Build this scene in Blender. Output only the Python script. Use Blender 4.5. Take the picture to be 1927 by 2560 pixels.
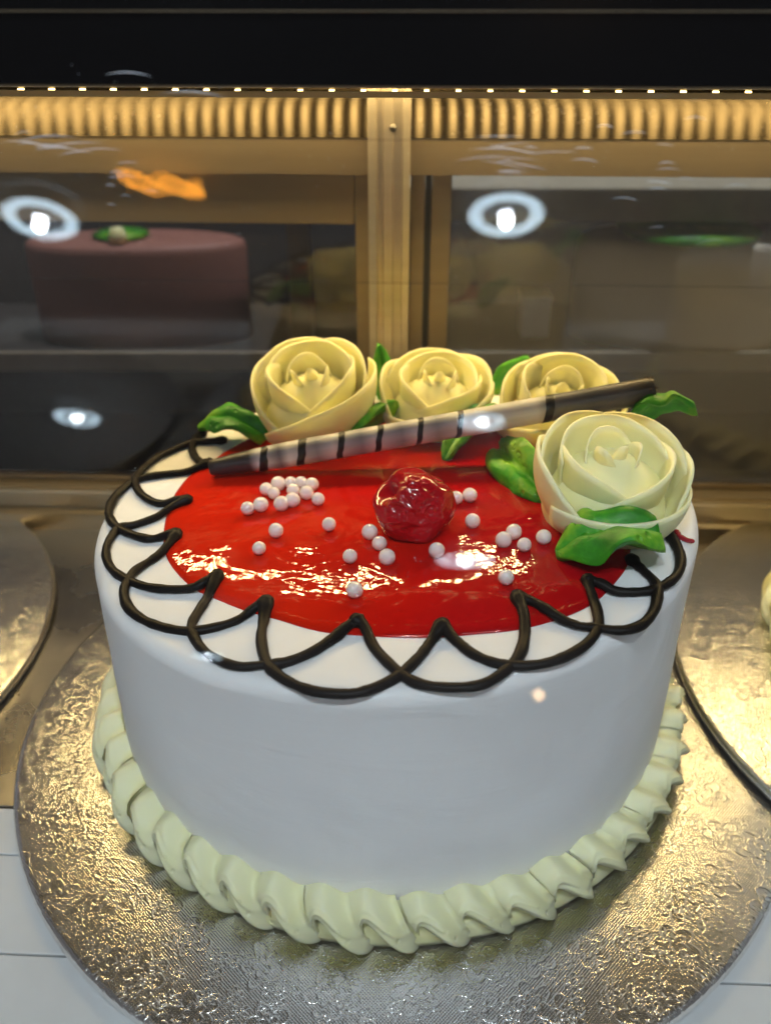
import bpy, bmesh, math, random
import numpy as np
from mathutils import Vector, Matrix, noise

random.seed(7)
for o in list(bpy.data.objects):
    bpy.data.objects.remove(o)
scene = bpy.context.scene
COL = scene.collection
S = 0.1                      # all modelling below is in decimetres, the scene in metres
PI = math.pi

# ------------------------------------------------------------------ camera
FPX, PITCH, DIST, CAMH = 2200.0, 0.531037714791225, 2.6307055, 2.395834
PW, PH = 1927.0, 2560.0
cam_d = bpy.data.cameras.new('camera')
cam = bpy.data.objects.new('camera', cam_d)
COL.objects.link(cam)
cam.location = (0, -DIST * S, CAMH * S)
cam.rotation_euler = (PI / 2 - PITCH, 0, 0)
cam_d.sensor_fit = 'VERTICAL'
cam_d.sensor_height = 24
cam_d.sensor_width = 24
cam_d.lens = FPX / PH * 24
cam_d.clip_start = 0.005
cam_d.clip_end = 50
cam_d.dof.use_dof = True
cam_d.dof.focus_distance = 0.262
cam_d.dof.aperture_fstop = cam_d.lens / 3.0
scene.camera = cam

# ------------------------------------------------------------------ world and exposure
world = bpy.data.worlds.new('World')
scene.world = world
world.use_nodes = True
bg = world.node_tree.nodes['Background']
bg.inputs[0].default_value = (0.98, 0.96, 1.0, 1)
bg.inputs[1].default_value = 0.15
scene.view_settings.view_transform = 'Standard'
scene.view_settings.look = 'None'
scene.view_settings.exposure = 0.2
scene.view_settings.gamma = 1.0
scene.view_settings.use_curve_mapping = False
LED_POWER = 105.0           # rear strip, the main light of the case
LED_FRONT = 9.0            # weaker strip along the canopy front
LAMP_POWER = 130.0
SPOT_WATTS = 14.5          # beam of each downlight, straight down
cy = scene.cycles
cy.max_bounces = 7; cy.diffuse_bounces = 3; cy.glossy_bounces = 3; cy.transmission_bounces = 5; cy.transparent_max_bounces = 10
cy.caustics_reflective = False; cy.caustics_refractive = False; cy.sample_clamp_indirect = 6.0

# ------------------------------------------------------------------ finding places on a plane
cP, sP = math.cos(PITCH), math.sin(PITCH)
def ray(u, v):
    X = (u - PW / 2) / FPX; Y = (v - PH / 2) / FPX
    return Vector((X, cP - Y * sP, -sP - Y * cP))
EYE = Vector((0, -DIST, CAMH))
def onz(u, v, z):
    d = ray(u, v); return EYE + d * ((z - CAMH) / d.z)
def ony(u, v, y):
    d = ray(u, v); return EYE + d * ((y + DIST) / d.y)
CX = 0.0236                                   # cake centre
H0, TILT = 0.9117, 0.0642
def ztop(x): return H0 + TILT * x
def ontop(u, v, dz=0.0):
    p = onz(u, v, H0 + dz)
    for _ in range(3): p = onz(u, v, ztop(p.x) + dz)
    return p

# ------------------------------------------------------------------ helpers
def tag(o, label=None, cat=None, group=None, kind=None):
    if label: o['label'] = label
    if cat: o['category'] = cat
    if group: o['group'] = group
    if kind: o['kind'] = kind
    return o
def empty(name, loc=(0, 0, 0), rz=0.0):
    o = bpy.data.objects.new(name, None); COL.objects.link(o)
    o.location = Vector(loc) * S; o.rotation_euler = (0, 0, rz); o.empty_display_size = 0.01
    return o
def mesh_data(name, V, F, mat, smooth=True):
    m = bpy.data.meshes.new(name)
    m.from_pydata([tuple(float(c) * S for c in v) for v in V], [], F)
    bm = bmesh.new(); bm.from_mesh(m); bmesh.ops.recalc_face_normals(bm, faces=bm.faces); bm.to_mesh(m); bm.free()
    for p in m.polygons: p.use_smooth = smooth
    m.materials.append(mat); m.update()
    return m
def link(name, me, parent=None, loc=None):
    o = bpy.data.objects.new(name, me); COL.objects.link(o)
    if parent: o.parent = parent
    if loc is not None: o.location = Vector(loc) * S
    return o
def obj(name, V, F, mat, parent=None, smooth=True, loc=None):
    return link(name, mesh_data(name, V, F, mat, smooth), parent, loc)
def box_data(name, a, b, mat, bev=0.006, seg=2):
    bm = bmesh.new()
    bmesh.ops.create_cube(bm, size=1)
    for v in bm.verts:
        v.co = Vector([((a[i] + b[i]) / 2 + v.co[i] * (b[i] - a[i])) * S for i in range(3)])
    if bev: bmesh.ops.bevel(bm, geom=bm.edges[:], offset=bev * S, segments=seg, affect='EDGES', profile=0.5)
    m = bpy.data.meshes.new(name); bm.to_mesh(m); bm.free()
    m.materials.append(mat)
    return m
def box(name, a, b, mat, parent=None, bev=0.006, seg=2):
    return link(name, box_data(name, a, b, mat, bev, seg), parent)
def extrude_x(name, prof, x0, x1, mat, parent=None):
    """a (y,z) profile run along x, closed ends"""
    n = len(prof); V = [(x0, y, z) for y, z in prof] + [(x1, y, z) for y, z in prof]
    F = [(i, (i + 1) % n, n + (i + 1) % n, n + i) for i in range(n)] + [tuple(range(n)), tuple(range(2 * n - 1, n - 1, -1))]
    return obj(name, V, F, mat, parent, smooth=False)
def extrude_z(name, prof, z0, z1, mat, parent=None):
    n = len(prof); V = [(x, y, z0) for x, y in prof] + [(x, y, z1) for x, y in prof]
    F = [(i, (i + 1) % n, n + (i + 1) % n, n + i) for i in range(n)] + [tuple(range(n)), tuple(range(2 * n - 1, n - 1, -1))]
    return obj(name, V, F, mat, parent, smooth=False)
def lathe(prof, n, fz=None, close_bottom=True):
    V = []; F = []
    m = len(prof)
    for i in range(n):
        a = 2 * PI * i / n
        for r, z in prof: V.append((r * math.cos(a), r * math.sin(a), z))
    for i in range(n):
        j = (i + 1) % n
        for k in range(m - 1): F.append((i * m + k, j * m + k, j * m + k + 1, i * m + k + 1))
    return V, F
def spline(pts, per=10):
    P = [np.array(p, float) for p in pts]
    P = [2 * P[0] - P[1]] + P + [2 * P[-1] - P[-2]]
    out = []
    for i in range(1, len(P) - 2):
        a, b, c, d = P[i - 1:i + 3]
        for k in range(per):
            t = k / per
            out.append(.5 * (2 * b + (c - a) * t + (2 * a - 5 * b + 4 * c - d) * t * t + (3 * b - a - 3 * c + d) * t ** 3))
    out.append(P[-2]); return out
def tube(path, rad, ns=10, up=(0, 0, 1), flat=1.0):
    V = []; F = []; n = len(path); up = np.array(up, float)
    for i, p in enumerate(path):
        t = path[min(i + 1, n - 1)] - path[max(i - 1, 0)]; t = t / (np.linalg.norm(t) + 1e-9)
        s = np.cross(t, up); s /= np.linalg.norm(s) + 1e-9; u = np.cross(s, t)
        r = rad(i / (n - 1)) if callable(rad) else rad
        for k in range(ns):
            a = 2 * PI * k / ns
            V.append(p + r * (math.cos(a) * s + flat * math.sin(a) * u))
    for i in range(n - 1):
        for k in range(ns):
            F.append((i * ns + k, i * ns + (k + 1) % ns, (i + 1) * ns + (k + 1) % ns, (i + 1) * ns + k))
    for e, off in ((0, 0), (n - 1, (n - 1) * ns)):                # rounded ends
        t = path[1] - path[0] if e == 0 else path[-1] - path[-2]
        t = t / np.linalg.norm(t) * (-1 if e == 0 else 1)
        r = rad(0 if e == 0 else 1) if callable(rad) else rad
        c = path[e]; base = off
        ring = [V[off + k] for k in range(ns)]
        idx = len(V)
        for k in range(ns): V.append(c + (ring[k] - c) * .7 + t * r * .7)
        V.append(c + t * r)
        for k in range(ns):
            F.append((off + k, off + (k + 1) % ns, idx + (k + 1) % ns, idx + k))
            F.append((idx + k, idx + (k + 1) % ns, idx + ns))
    return V, F
def nz(x, y=0, z=0): return noise.noise(Vector((x, y, z)))

# ------------------------------------------------------------------ materials
class NT:
    def __init__(self, name):
        self.m = bpy.data.materials.new(name); self.m.use_nodes = True
        self.t = self.m.node_tree; self.n = self.t.nodes; self.l = self.t.links
        self.b = self.n.get('Principled BSDF'); self.out = self.n.get('Material Output')
        self.tc = self.n.new('ShaderNodeTexCoord')
    def add(self, typ, **kw):
        n = self.n.new(typ)
        for k, v in kw.items():
            if k.startswith('i_'):
                key = k[2:]; key = int(key) if key.isdigit() else key.replace('_', ' ')
                n.inputs[key].default_value = v
            else: setattr(n, k, v)
        return n
    def link(self, a, b): self.l.new(a, b)
    def set(self, **kw):
        for k, v in kw.items():
            self.b.inputs[k.replace('_', ' ')].default_value = v
    def noise(self, scale, detail=4, rough=.55, dist=0.0, vec=None, dim='3D'):
        n = self.add('ShaderNodeTexNoise', i_Scale=scale, i_Detail=detail, i_Roughness=rough, i_Distortion=dist)
        n.noise_dimensions = dim
        self.link(vec or self.tc.outputs['Object'], n.inputs['Vector']); return n
    def ramp(self, fac, stops, interp='LINEAR'):
        r = self.add('ShaderNodeValToRGB'); r.color_ramp.interpolation = interp
        el = r.color_ramp.elements
        while len(el) < len(stops): el.new(.5)
        for e, (p, c) in zip(el, stops): e.position = p; e.color = (*c, 1) if len(c) == 3 else c
        self.link(fac, r.inputs[0]); return r
    def math(self, op, a, b=None, c=None, clamp=False):
        n = self.add('ShaderNodeMath', operation=op); n.use_clamp = clamp
        for i, x in enumerate((a, b, c)):
            if x is None: continue
            if isinstance(x, (int, float)): n.inputs[i].default_value = x
            else: self.link(x, n.inputs[i])
        return n.outputs[0]
    def bump(self, h, strength=.3, dist=.001, prev=None):
        b = self.add('ShaderNodeBump', i_Strength=strength, i_Distance=dist)
        self.link(h, b.inputs['Height'])
        if prev: self.link(prev, b.inputs['Normal'])
        return b.outputs[0]
    def schlick(self, f0):
        g = self.add('ShaderNodeNewGeometry'); d = self.add('ShaderNodeVectorMath', operation='DOT_PRODUCT')
        self.link(g.outputs['Normal'], d.inputs[0]); self.link(g.outputs['Incoming'], d.inputs[1])
        c = self.math('SUBTRACT', 1.0, self.math('ABSOLUTE', d.outputs['Value']), clamp=True)
        return self.math('MULTIPLY_ADD', self.math('POWER', c, 5.0), 1.0 - f0, f0)
    def mapping(self, scale=(1, 1, 1), rot=(0, 0, 0), src='Object'):
        mp = self.add('ShaderNodeMapping'); mp.inputs['Scale'].default_value = scale; mp.inputs['Rotation'].default_value = rot
        self.link(self.tc.outputs[src], mp.inputs['Vector']); return mp.outputs[0]

def mat_cream():
    t = NT('white_cream'); t.set(Roughness=.5, Specular_IOR_Level=.35, Subsurface_Weight=.15, Subsurface_Scale=.003)
    t.b.inputs['Subsurface Radius'].default_value = (1, .8, .7)
    n = t.noise(22, 3); r = t.ramp(n.outputs[0], [(.3, (.80, .80, .82)), (.7, (.86, .86, .87))])
    t.link(r.outputs[0], t.b.inputs['Base Color'])
    v = t.mapping((5, 5, 26)); s = t.noise(3, 5, .62, .9, vec=v)
    m = t.noise(24, 2, .5, .8); f = t.noise(900, 2)
    b = t.bump(s.outputs[0], .13, .0030); b = t.bump(m.outputs[0], .34, .0040, b); b = t.bump(f.outputs[0], .06, .0003, b)
    t.link(b, t.b.inputs['Normal'])
    rr = t.ramp(m.outputs[0], [(.35, (.46,) * 3), (.65, (.68,) * 3)]); t.link(rr.outputs[0], t.b.inputs['Roughness'])
    return t.m
def mat_yellow(name, c0, c1, pit=.35):
    t = NT(name); t.set(Roughness=.48, Subsurface_Weight=.4, Subsurface_Scale=.005)
    t.b.inputs['Subsurface Radius'].default_value = (1, .85, .35)
    n = t.noise(45, 4); r = t.ramp(n.outputs[0], [(.3, c0), (.7, c1)]); t.link(r.outputs[0], t.b.inputs['Base Color'])
    v = t.add('ShaderNodeTexVoronoi', i_Scale=230); t.link(t.tc.outputs['Object'], v.inputs['Vector'])
    pits = t.ramp(v.outputs['Distance'], [(.05, (0, 0, 0)), (.2, (1, 1, 1))])
    sel = t.noise(70, 1); mk = t.ramp(sel.outputs[0], [(.58, (1, 1, 1)), (.64, (0, 0, 0))])
    h = t.math('MAXIMUM', pits.outputs[0], mk.outputs[0])
    f = t.noise(500, 3)
    b = t.bump(h, pit, .0005); b = t.bump(f.outputs[0], .12, .0005, b); t.link(b, t.b.inputs['Normal'])
    return t.m
def mat_leaf():
    t = NT('green_icing'); t.set(Roughness=.5, Subsurface_Weight=.15, Subsurface_Scale=.003)
    t.b.inputs['Subsurface Radius'].default_value = (.4, 1, .2)
    n = t.noise(38, 6, .65); r = t.ramp(n.outputs[0], [(.34, (.012, .15, .008)), (.5, (.045, .33, .008)), (.64, (.26, .52, .02))])
    v = t.add('ShaderNodeTexVoronoi', i_Scale=230); t.link(t.tc.outputs['Object'], v.inputs['Vector'])
    pit = t.ramp(v.outputs['Distance'], [(.1, (0, 0, 0)), (.32, (1, 1, 1))])
    sel = t.noise(140, 2); mk = t.ramp(sel.outputs[0], [(.52, (1, 1, 1)), (.6, (0, 0, 0))])
    h = t.math('MAXIMUM', pit.outputs[0], mk.outputs[0])
    t.link(r.outputs[0], t.b.inputs['Base Color'])
    f = t.noise(300, 4); b = t.bump(h, .9, .0009); b = t.bump(f.outputs[0], .35, .0009, b); t.link(b, t.b.inputs['Normal'])
    return t.m
def mat_jelly():
    t = NT('red_jelly'); t.set(Roughness=.04, Subsurface_Weight=.0, IOR=1.33)
    t.b.inputs['Subsurface Radius'].default_value = (1, .1, .08)
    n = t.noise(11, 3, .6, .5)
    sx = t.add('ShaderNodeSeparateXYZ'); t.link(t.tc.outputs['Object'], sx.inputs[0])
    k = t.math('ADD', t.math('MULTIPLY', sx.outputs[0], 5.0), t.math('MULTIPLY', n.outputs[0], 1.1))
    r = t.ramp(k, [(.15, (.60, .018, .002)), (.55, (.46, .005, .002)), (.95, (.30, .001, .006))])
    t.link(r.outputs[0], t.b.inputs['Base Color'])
    w = t.noise(38, 3, .55, .8); g = t.noise(150, 2, .5)
    msk = t.noise(26, 2); mr = t.ramp(msk.outputs[0], [(.42, (0, 0, 0)), (.6, (1, 1, 1))])
    b = t.bump(w.outputs[0], .25, .0018); b = t.bump(t.math('MULTIPLY', g.outputs[0], mr.outputs[0]), .30, .0010, b)
    t.link(b, t.b.inputs['Normal'])
    return t.m
def mat_choc():
    t = NT('dark_chocolate'); t.set(Roughness=.42, Specular_IOR_Level=.12, Subsurface_Weight=0.0)
    n = t.noise(90, 4); r = t.ramp(n.outputs[0], [(.3, (.006, .005, .0045)), (.7, (.012, .009, .008))]); t.link(r.outputs[0], t.b.inputs['Base Color'])
    f = t.noise(260, 3); t.link(t.bump(f.outputs[0], .2, .0006), t.b.inputs['Normal'])
    return t.m
def mat_plain(name, col, rough=.5, metal=0.0, bump=0.0, bscale=300, **kw):
    t = NT(name); t.set(Roughness=rough, Metallic=metal, **kw)
    n = t.noise(bscale * .2, 4); a = tuple(c * .88 for c in col); b_ = tuple(min(1, c * 1.08) for c in col)
    r = t.ramp(n.outputs[0], [(.3, a), (.7, b_)]); t.link(r.outputs[0], t.b.inputs['Base Color'])
    if bump:
        f = t.noise(bscale, 3); t.link(t.bump(f.outputs[0], bump, .0006), t.b.inputs['Normal'])
    return t.m
def mat_foil(name, rough=.24, seed=0.0):
    """embossed silver foil: woven ground, raised blossoms with petals, curling leaf lines"""
    t = NT(name); t.set(Metallic=1.0, Roughness=rough)
    oc = t.tc.outputs['Object']
    off = t.add('ShaderNodeVectorMath', operation='ADD'); off.inputs[1].default_value = (seed, seed * .7, 0); t.link(oc, off.inputs[0])
    dn = t.add('ShaderNodeTexNoise', i_Scale=55.0, i_Detail=2.0); t.link(off.outputs[0], dn.inputs['Vector'])
    dm = t.add('ShaderNodeVectorMath', operation='MULTIPLY_ADD'); dm.inputs[1].default_value = (.006, .006, 0)
    t.link(dn.outputs['Color'], dm.inputs[0]); t.link(off.outputs[0], dm.inputs[2])
    P = dm.outputs[0]
    def blossom(scale, petals, size, sharp):
        v = t.add('ShaderNodeTexVoronoi', i_Scale=scale, i_Randomness=.85); v.voronoi_dimensions = '2D'
        t.link(P, v.inputs['Vector'])
        mul = t.add('ShaderNodeVectorMath', operation='SCALE'); mul.inputs['Scale'].default_value = 1.0
        t.link(P, mul.inputs[0])
        sub = t.add('ShaderNodeVectorMath', operation='SUBTRACT'); t.link(mul.outputs[0], sub.inputs[0]); t.link(v.outputs['Position'], sub.inputs[1])
        sp = t.add('ShaderNodeSeparateXYZ'); t.link(sub.outputs[0], sp.inputs[0])
        ang = t.math('ARCTAN2', sp.outputs[1], sp.outputs[0])
        pet = t.math('MULTIPLY_ADD', t.math('ABSOLUTE', t.math('SINE', t.math('MULTIPLY', ang, petals / 2))), .5, .55)
        d = t.math('DIVIDE', v.outputs['Distance'], t.math('MULTIPLY', pet, size))
        rim = t.math('SUBTRACT', 1.0, t.math('MULTIPLY', t.math('ABSOLUTE', t.math('SUBTRACT', d, .9)), sharp), clamp=True)
        ring = t.math('SUBTRACT', 1.0, t.math('MULTIPLY', t.math('ABSOLUTE', t.math('SUBTRACT', d, .42)), sharp), clamp=True)
        ins = t.math('LESS_THAN', d, .95)
        return t.math('MAXIMUM', rim, ring), ins
    b1, in1 = blossom(66.0, 5, .46, 9.0)
    b2, in2 = blossom(125.0, 6, .40, 6.0)
    ln = t.add('ShaderNodeTexNoise', i_Scale=150.0, i_Detail=1.5, i_Distortion=1.6); t.link(off.outputs[0], ln.inputs['Vector'])
    vine = t.math('SUBTRACT', 1.0, t.math('MULTIPLY', t.math('ABSOLUTE', t.math('SUBTRACT', ln.outputs[0], .5)), 22.0), clamp=True)
    emb = t.math('MAXIMUM', t.math('MAXIMUM', b1, t.math('MULTIPLY', b2, .7)), t.math('MULTIPLY', vine, .22))
    flat = t.math('SUBTRACT', 1.0, t.math('MULTIPLY', t.math('MAXIMUM', in1, t.math('MULTIPLY', in2, .8)), .45), clamp=True)
    sp = t.add('ShaderNodeSeparateXYZ'); t.link(oc, sp.inputs[0])
    K = 2 * PI / .0010
    wv = t.math('MULTIPLY', t.math('SINE', t.math('MULTIPLY', sp.outputs[0], K)), t.math('SINE', t.math('MULTIPLY', sp.outputs[1], K)))
    weave = t.math('MULTIPLY', wv, flat)
    big = t.add('ShaderNodeTexNoise', i_Scale=16.0, i_Detail=3.0); t.link(oc, big.inputs['Vector'])
    b = t.bump(big.outputs[0], .12, .003); b = t.bump(emb, .30, .0003, b); b = t.bump(weave, .20, .00018, b)
    t.link(b, t.b.inputs['Normal'])
    cn = t.noise(60, 3); r = t.ramp(cn.outputs[0], [(.3, (.84, .84, .84)), (.7, (.93, .93, .93))]); t.link(r.outputs[0], t.b.inputs['Base Color'])
    return t.m
def mat_alu(name, col=(.72, .68, .6), rough=.36):
    t = NT(name); t.set(Metallic=.85, Roughness=rough)
    n = t.noise(3, 5, .6, vec=t.mapping((4, 40, 60))); r = t.ramp(n.outputs[0], [(.3, tuple(c * .88 for c in col)), (.7, col)])
    t.link(r.outputs[0], t.b.inputs['Base Color'])
    f = t.noise(3, 3, vec=t.mapping((30, 700, 700))); t.link(t.bump(f.outputs[0], .06, .0004), t.b.inputs['Normal'])
    return t.m
def mat_header():
    t = NT('polished_header'); t.set(Metallic=1.0, Roughness=.25, Anisotropic=.985)
    t.b.inputs['Base Color'].default_value = (.026, .021, .014, 1)
    tg = t.add('ShaderNodeTangent', direction_type='RADIAL', axis='Z'); t.link(tg.outputs[0], t.b.inputs['Tangent'])
    t.b.inputs['Anisotropic Rotation'].default_value = .25
    return t.m
def mat_steel():
    t = NT('brushed_steel'); t.set(Metallic=1.0, Roughness=.27)
    n = t.noise(14, 5, .65); r = t.ramp(n.outputs[0], [(.3, (.42, .40, .37)), (.7, (.56, .54, .50))]); t.link(r.outputs[0], t.b.inputs['Base Color'])
    rr = t.ramp(n.outputs[0], [(.3, (.2,) * 3), (.7, (.36,) * 3)]); t.link(rr.outputs[0], t.b.inputs['Roughness'])
    f = t.noise(2, 3, vec=t.mapping((20, 900, 1))); t.link(t.bump(f.outputs[0], .08, .0004), t.b.inputs['Normal'])
    return t.m
def mat_emit(name, col, strength):
    t = NT(name); t.n.remove(t.b)
    e = t.add('ShaderNodeEmission', i_Strength=strength); e.inputs[0].default_value = (*col, 1)
    t.link(e.outputs[0], t.out.inputs[0]); return t.m
def mat_glass_front():
    """thin clear pane: Fresnel mirror over a see-through sheet, faintly greasy so bright lamps glow a little"""
    t = NT('front_pane_glass'); t.n.remove(t.b)
    tr = t.add('ShaderNodeBsdfTransparent'); tr.inputs[0].default_value = (.985, .99, .985, 1)
    g1 = t.add('ShaderNodeBsdfGlossy', i_Roughness=0.0)
    g2 = t.add('ShaderNodeBsdfGlossy', i_Roughness=.22)
    gm = t.add('ShaderNodeMixShader', i_0=.07); t.link(g1.outputs[0], gm.inputs[1]); t.link(g2.outputs[0], gm.inputs[2])
    mx = t.add('ShaderNodeMixShader'); t.link(t.schlick(.026), mx.inputs[0]); t.link(tr.outputs[0], mx.inputs[1]); t.link(gm.outputs[0], mx.inputs[2])
    t.link(mx.outputs[0], t.out.inputs[0]); return t.m
def mat_scuff():
    t = NT('glass_scuff'); t.n.remove(t.b)
    tr = t.add('ShaderNodeBsdfTransparent'); d = t.add('ShaderNodeBsdfGlossy', i_Roughness=.45); d.inputs[0].default_value = (.8, .85, .95, 1)
    mx = t.add('ShaderNodeMixShader', i_0=.45); t.link(tr.outputs[0], mx.inputs[1]); t.link(d.outputs[0], mx.inputs[2]); t.link(mx.outputs[0], t.out.inputs[0]); return t.m
def mat_pane(name, tint, haze, haze_col, rough=.05):
    """tinted sheet with milky reflections painted as a diffuse haze: what lies behind shows softened"""
    t = NT(name); t.n.remove(t.b)
    tr = t.add('ShaderNodeBsdfRefraction', i_Roughness=rough, i_IOR=1.03); tr.inputs[0].default_value = (*tint, 1)
    g = t.add('ShaderNodeBsdfGlossy', i_Roughness=.05)
    mx = t.add('ShaderNodeMixShader'); t.link(t.schlick(.04), mx.inputs[0]); t.link(tr.outputs[0], mx.inputs[1]); t.link(g.outputs[0], mx.inputs[2])
    df = t.add('ShaderNodeBsdfDiffuse'); df.inputs[0].default_value = (*haze_col, 1)
    fin = t.add('ShaderNodeMixShader', i_0=haze); t.link(mx.outputs[0], fin.inputs[1]); t.link(df.outputs[0], fin.inputs[2])
    t.link(fin.outputs[0], t.out.inputs[0]); return t.m
def mat_diffuser():
    t = NT('milky_diffuser'); t.n.remove(t.b)
    a = t.add('ShaderNodeBsdfTranslucent'); a.inputs[0].default_value = (.5, .46, .38, 1)
    d = t.add('ShaderNodeBsdfDiffuse'); d.inputs[0].default_value = (.5, .47, .4, 1)
    m = t.add('ShaderNodeMixShader', i_0=.35); t.link(a.outputs[0], m.inputs[1]); t.link(d.outputs[0], m.inputs[2]); t.link(m.outputs[0], t.out.inputs[0])
    return t.m
def mat_stick(axis_len):
    """white chocolate with smoky grey washes between the dark bands; x runs along the stick"""
    t = NT('marbled_white_chocolate'); t.set(Roughness=.4, Subsurface_Weight=.1, Subsurface_Scale=.002)
    sx = t.add('ShaderNodeSeparateXYZ'); t.link(t.tc.outputs['Object'], sx.inputs[0])
    k = t.math('DIVIDE', sx.outputs[0], axis_len * S)
    r = t.ramp(k, [(0.0, (.045, .043, .045)), (.095, (.055, .052, .055)), (.115, (.74, .74, .76)), (.125, (.8, .8, .82)), (.165, (.22, .22, .25)), (.185, (.84, .84, .84)),
                   (.25, (.36, .36, .40)), (.285, (.84, .84, .84)), (.35, (.34, .35, .40)), (.38, (.84, .84, .84)), (.44, (.36, .37, .42)), (.475, (.84, .84, .84)), (.52, (.38, .39, .43)), (.57, (.84, .84, .84)),
                   (.66, (.72, .72, .74)), (.74, (.8, .78, .76)), (.775, (.13, .13, .15)), (.86, (.07, .07, .085)), (.93, (.11, .10, .105)), (.975, (.05, .04, .03))])
    n = t.noise(6, 4, vec=t.mapping((6, 160, 160))); mixn = t.add('ShaderNodeMix', data_type='RGBA', blend_type='MULTIPLY'); mixn.inputs[0].default_value = .25
    nr = t.ramp(n.outputs[0], [(.3, (.55, .55, .58)), (.6, (1, 1, 1))])
    t.link(r.outputs[0], mixn.inputs[6]); t.link(nr.outputs[0], mixn.inputs[7]); t.link(mixn.outputs[2], t.b.inputs['Base Color'])
    return t.m
def mat_cherry():
    t = NT('candied_cherry'); t.set(Roughness=.07, Subsurface_Weight=.15, Subsurface_Scale=.004, Specular_IOR_Level=.6)
    t.b.inputs['Subsurface Radius'].default_value = (1, .08, .08)
    n = t.noise(40, 3); r = t.ramp(n.outputs[0], [(.3, (.30, .002, .006)), (.7, (.50, .005, .010))]); t.link(r.outputs[0], t.b.inputs['Base Color'])
    f = t.noise(120, 2, .5, .6); t.link(t.bump(f.outputs[0], .18, .0008), t.b.inputs['Normal']); return t.m
def mat_pearl():
    t = NT('sugar_pearl'); t.set(Roughness=.13, Coat_Weight=.7, Coat_Roughness=.08, Subsurface_Weight=.2, Subsurface_Scale=.002, Sheen_Weight=.2)
    t.b.inputs['Base Color'].default_value = (.86, .74, .72, 1)
    f = t.noise(1500, 2); t.link(t.bump(f.outputs[0], .15, .0002), t.b.inputs['Normal']); return t.m

M = dict(
    cream=mat_cream(), rose=mat_yellow('yellow_buttercream', (.95, .90, .47), (.97, .935, .57)),
    border=mat_yellow('pale_yellow_cream', (.90, .875, .43), (.94, .92, .57), .6), leaf=mat_leaf(), jelly=mat_jelly(), choc=mat_choc(),
    foil=mat_foil('silver_foil'), foil2=mat_foil('silver_foil_far', .24, .31), alu=mat_alu('anodised_aluminium', (.46, .39, .28)), alu2=mat_alu('dull_aluminium', (.22, .175, .115), .45),
    header=mat_header(), steel=mat_steel(), canopy=mat_plain('black_canopy', (.003, .003, .0035), .18, 0, .02, 120, Specular_IOR_Level=.25),
    flat_black=mat_plain('matt_black', (.01, .01, .01), .6), plank=mat_plain('white_laminate', (.66, .68, .70), .35, 0, .05, 90), groove=mat_plain('dark_groove_base', (.12, .13, .15), .7),
    card=mat_plain('board_core', (.35, .33, .3), .7), led=mat_emit('warm_led', (1.0, .72, .31), LED_POWER), led_front=mat_emit('warm_led_front', (1.0, .70, .26), LED_FRONT), diffuser=mat_diffuser(),
    glass=mat_glass_front(), scuff=mat_scuff(), pane_l=mat_pane('smoked_pane', (.86, .82, .80), .02, (.3, .28, .26), .2), pane_r=mat_pane('hazed_pane', (.90, .89, .89), .16, (.50, .48, .47), .13),  # right pane's grey diffuse share stands in for milky reflections
    cherry=mat_cherry(), pearl=mat_pearl(), band=mat_plain('dark_chocolate_band', (.012, .011, .012), .38, 0, .1, 300),
    fibre=mat_plain('crumbly_chocolate_end', (.05, .03, .02), .85, 0, .6, 500),
    rearwall=mat_plain('dark_rear_wall', (.035, .032, .03), .8), rearshelf=mat_plain('beige_rear_shelf', (.42, .36, .26), .5), pink=mat_plain('pink_cream', (.34, .15, .12), .55, 0, .2, 60),
    beige=mat_plain('beige_cream', (.80, .72, .60), .55, 0, .2, 60), lamp=mat_emit('cool_lamp_disc', (.82, .93, 1.0), LAMP_POWER),
    reflector=mat_plain('lamp_reflector', (.50, .53, .58), .35), trim=mat_plain('lamp_trim', (.75, .77, .8), .4), orange=mat_emit('orange_tube', (1.0, .36, .03), 30.0),
    screw=mat_plain('dark_screw', (.06, .055, .05), .4, .8), red_smear=mat_plain('red_jelly_smear', (.38, .02, .03), .15),
)

M['orange'].cycles.emission_sampling = 'NONE'

# ------------------------------------------------------------------ the display case
YAW = -0.0427
WALL = 1.385
Z_SHELF = -0.06
case = empty('display_case', (0, 0, 0), YAW)
tag(case, 'bakery display case with aluminium framed sliding rear doors and black canopy', 'display case')
Zc = lambda v, y: ony(963, v, y).z
zh0, zh1 = Zc(347, WALL), Zc(243, WALL)
zr0, zr1 = Zc(565, WALL), Zc(437, WALL)
zb = Zc(1222, WALL)
YC = -.62
zcan = Zc(214, YC)
# canopy: front fascia with a thin raised line, underside
extrude_x('canopy', [(YC, zcan), (YC, zcan + .55), (1.75, zcan + .55), (1.75, zcan + .03), (YC + .06, zcan + .03)], -3.6, 3.6, M['canopy'], case)
box('trim_line', (-3.6, YC - .008, Zc(30, YC)), (3.6, YC - .0005, Zc(26, YC)), M['alu2'], case, .001, 1)
# tilted polished header
extrude_x('header_panel', [(WALL - .028, zh0 + .006), (WALL - .028 + .53 * (zh1 + .05 - zh0), zh1 + .05), (WALL + .16, zh1 + .05), (WALL + .16, zh0 + .006)], -3.6, 3.6, M['header'], case)
# upper track below the header
extrude_x('upper_track', [(WALL - .03, zr1 + .004), (WALL - .03, zh0), (WALL + .10, zh0), (WALL + .10, zr1 + .004)], -3.6, 3.6, M['alu2'], case)
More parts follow.
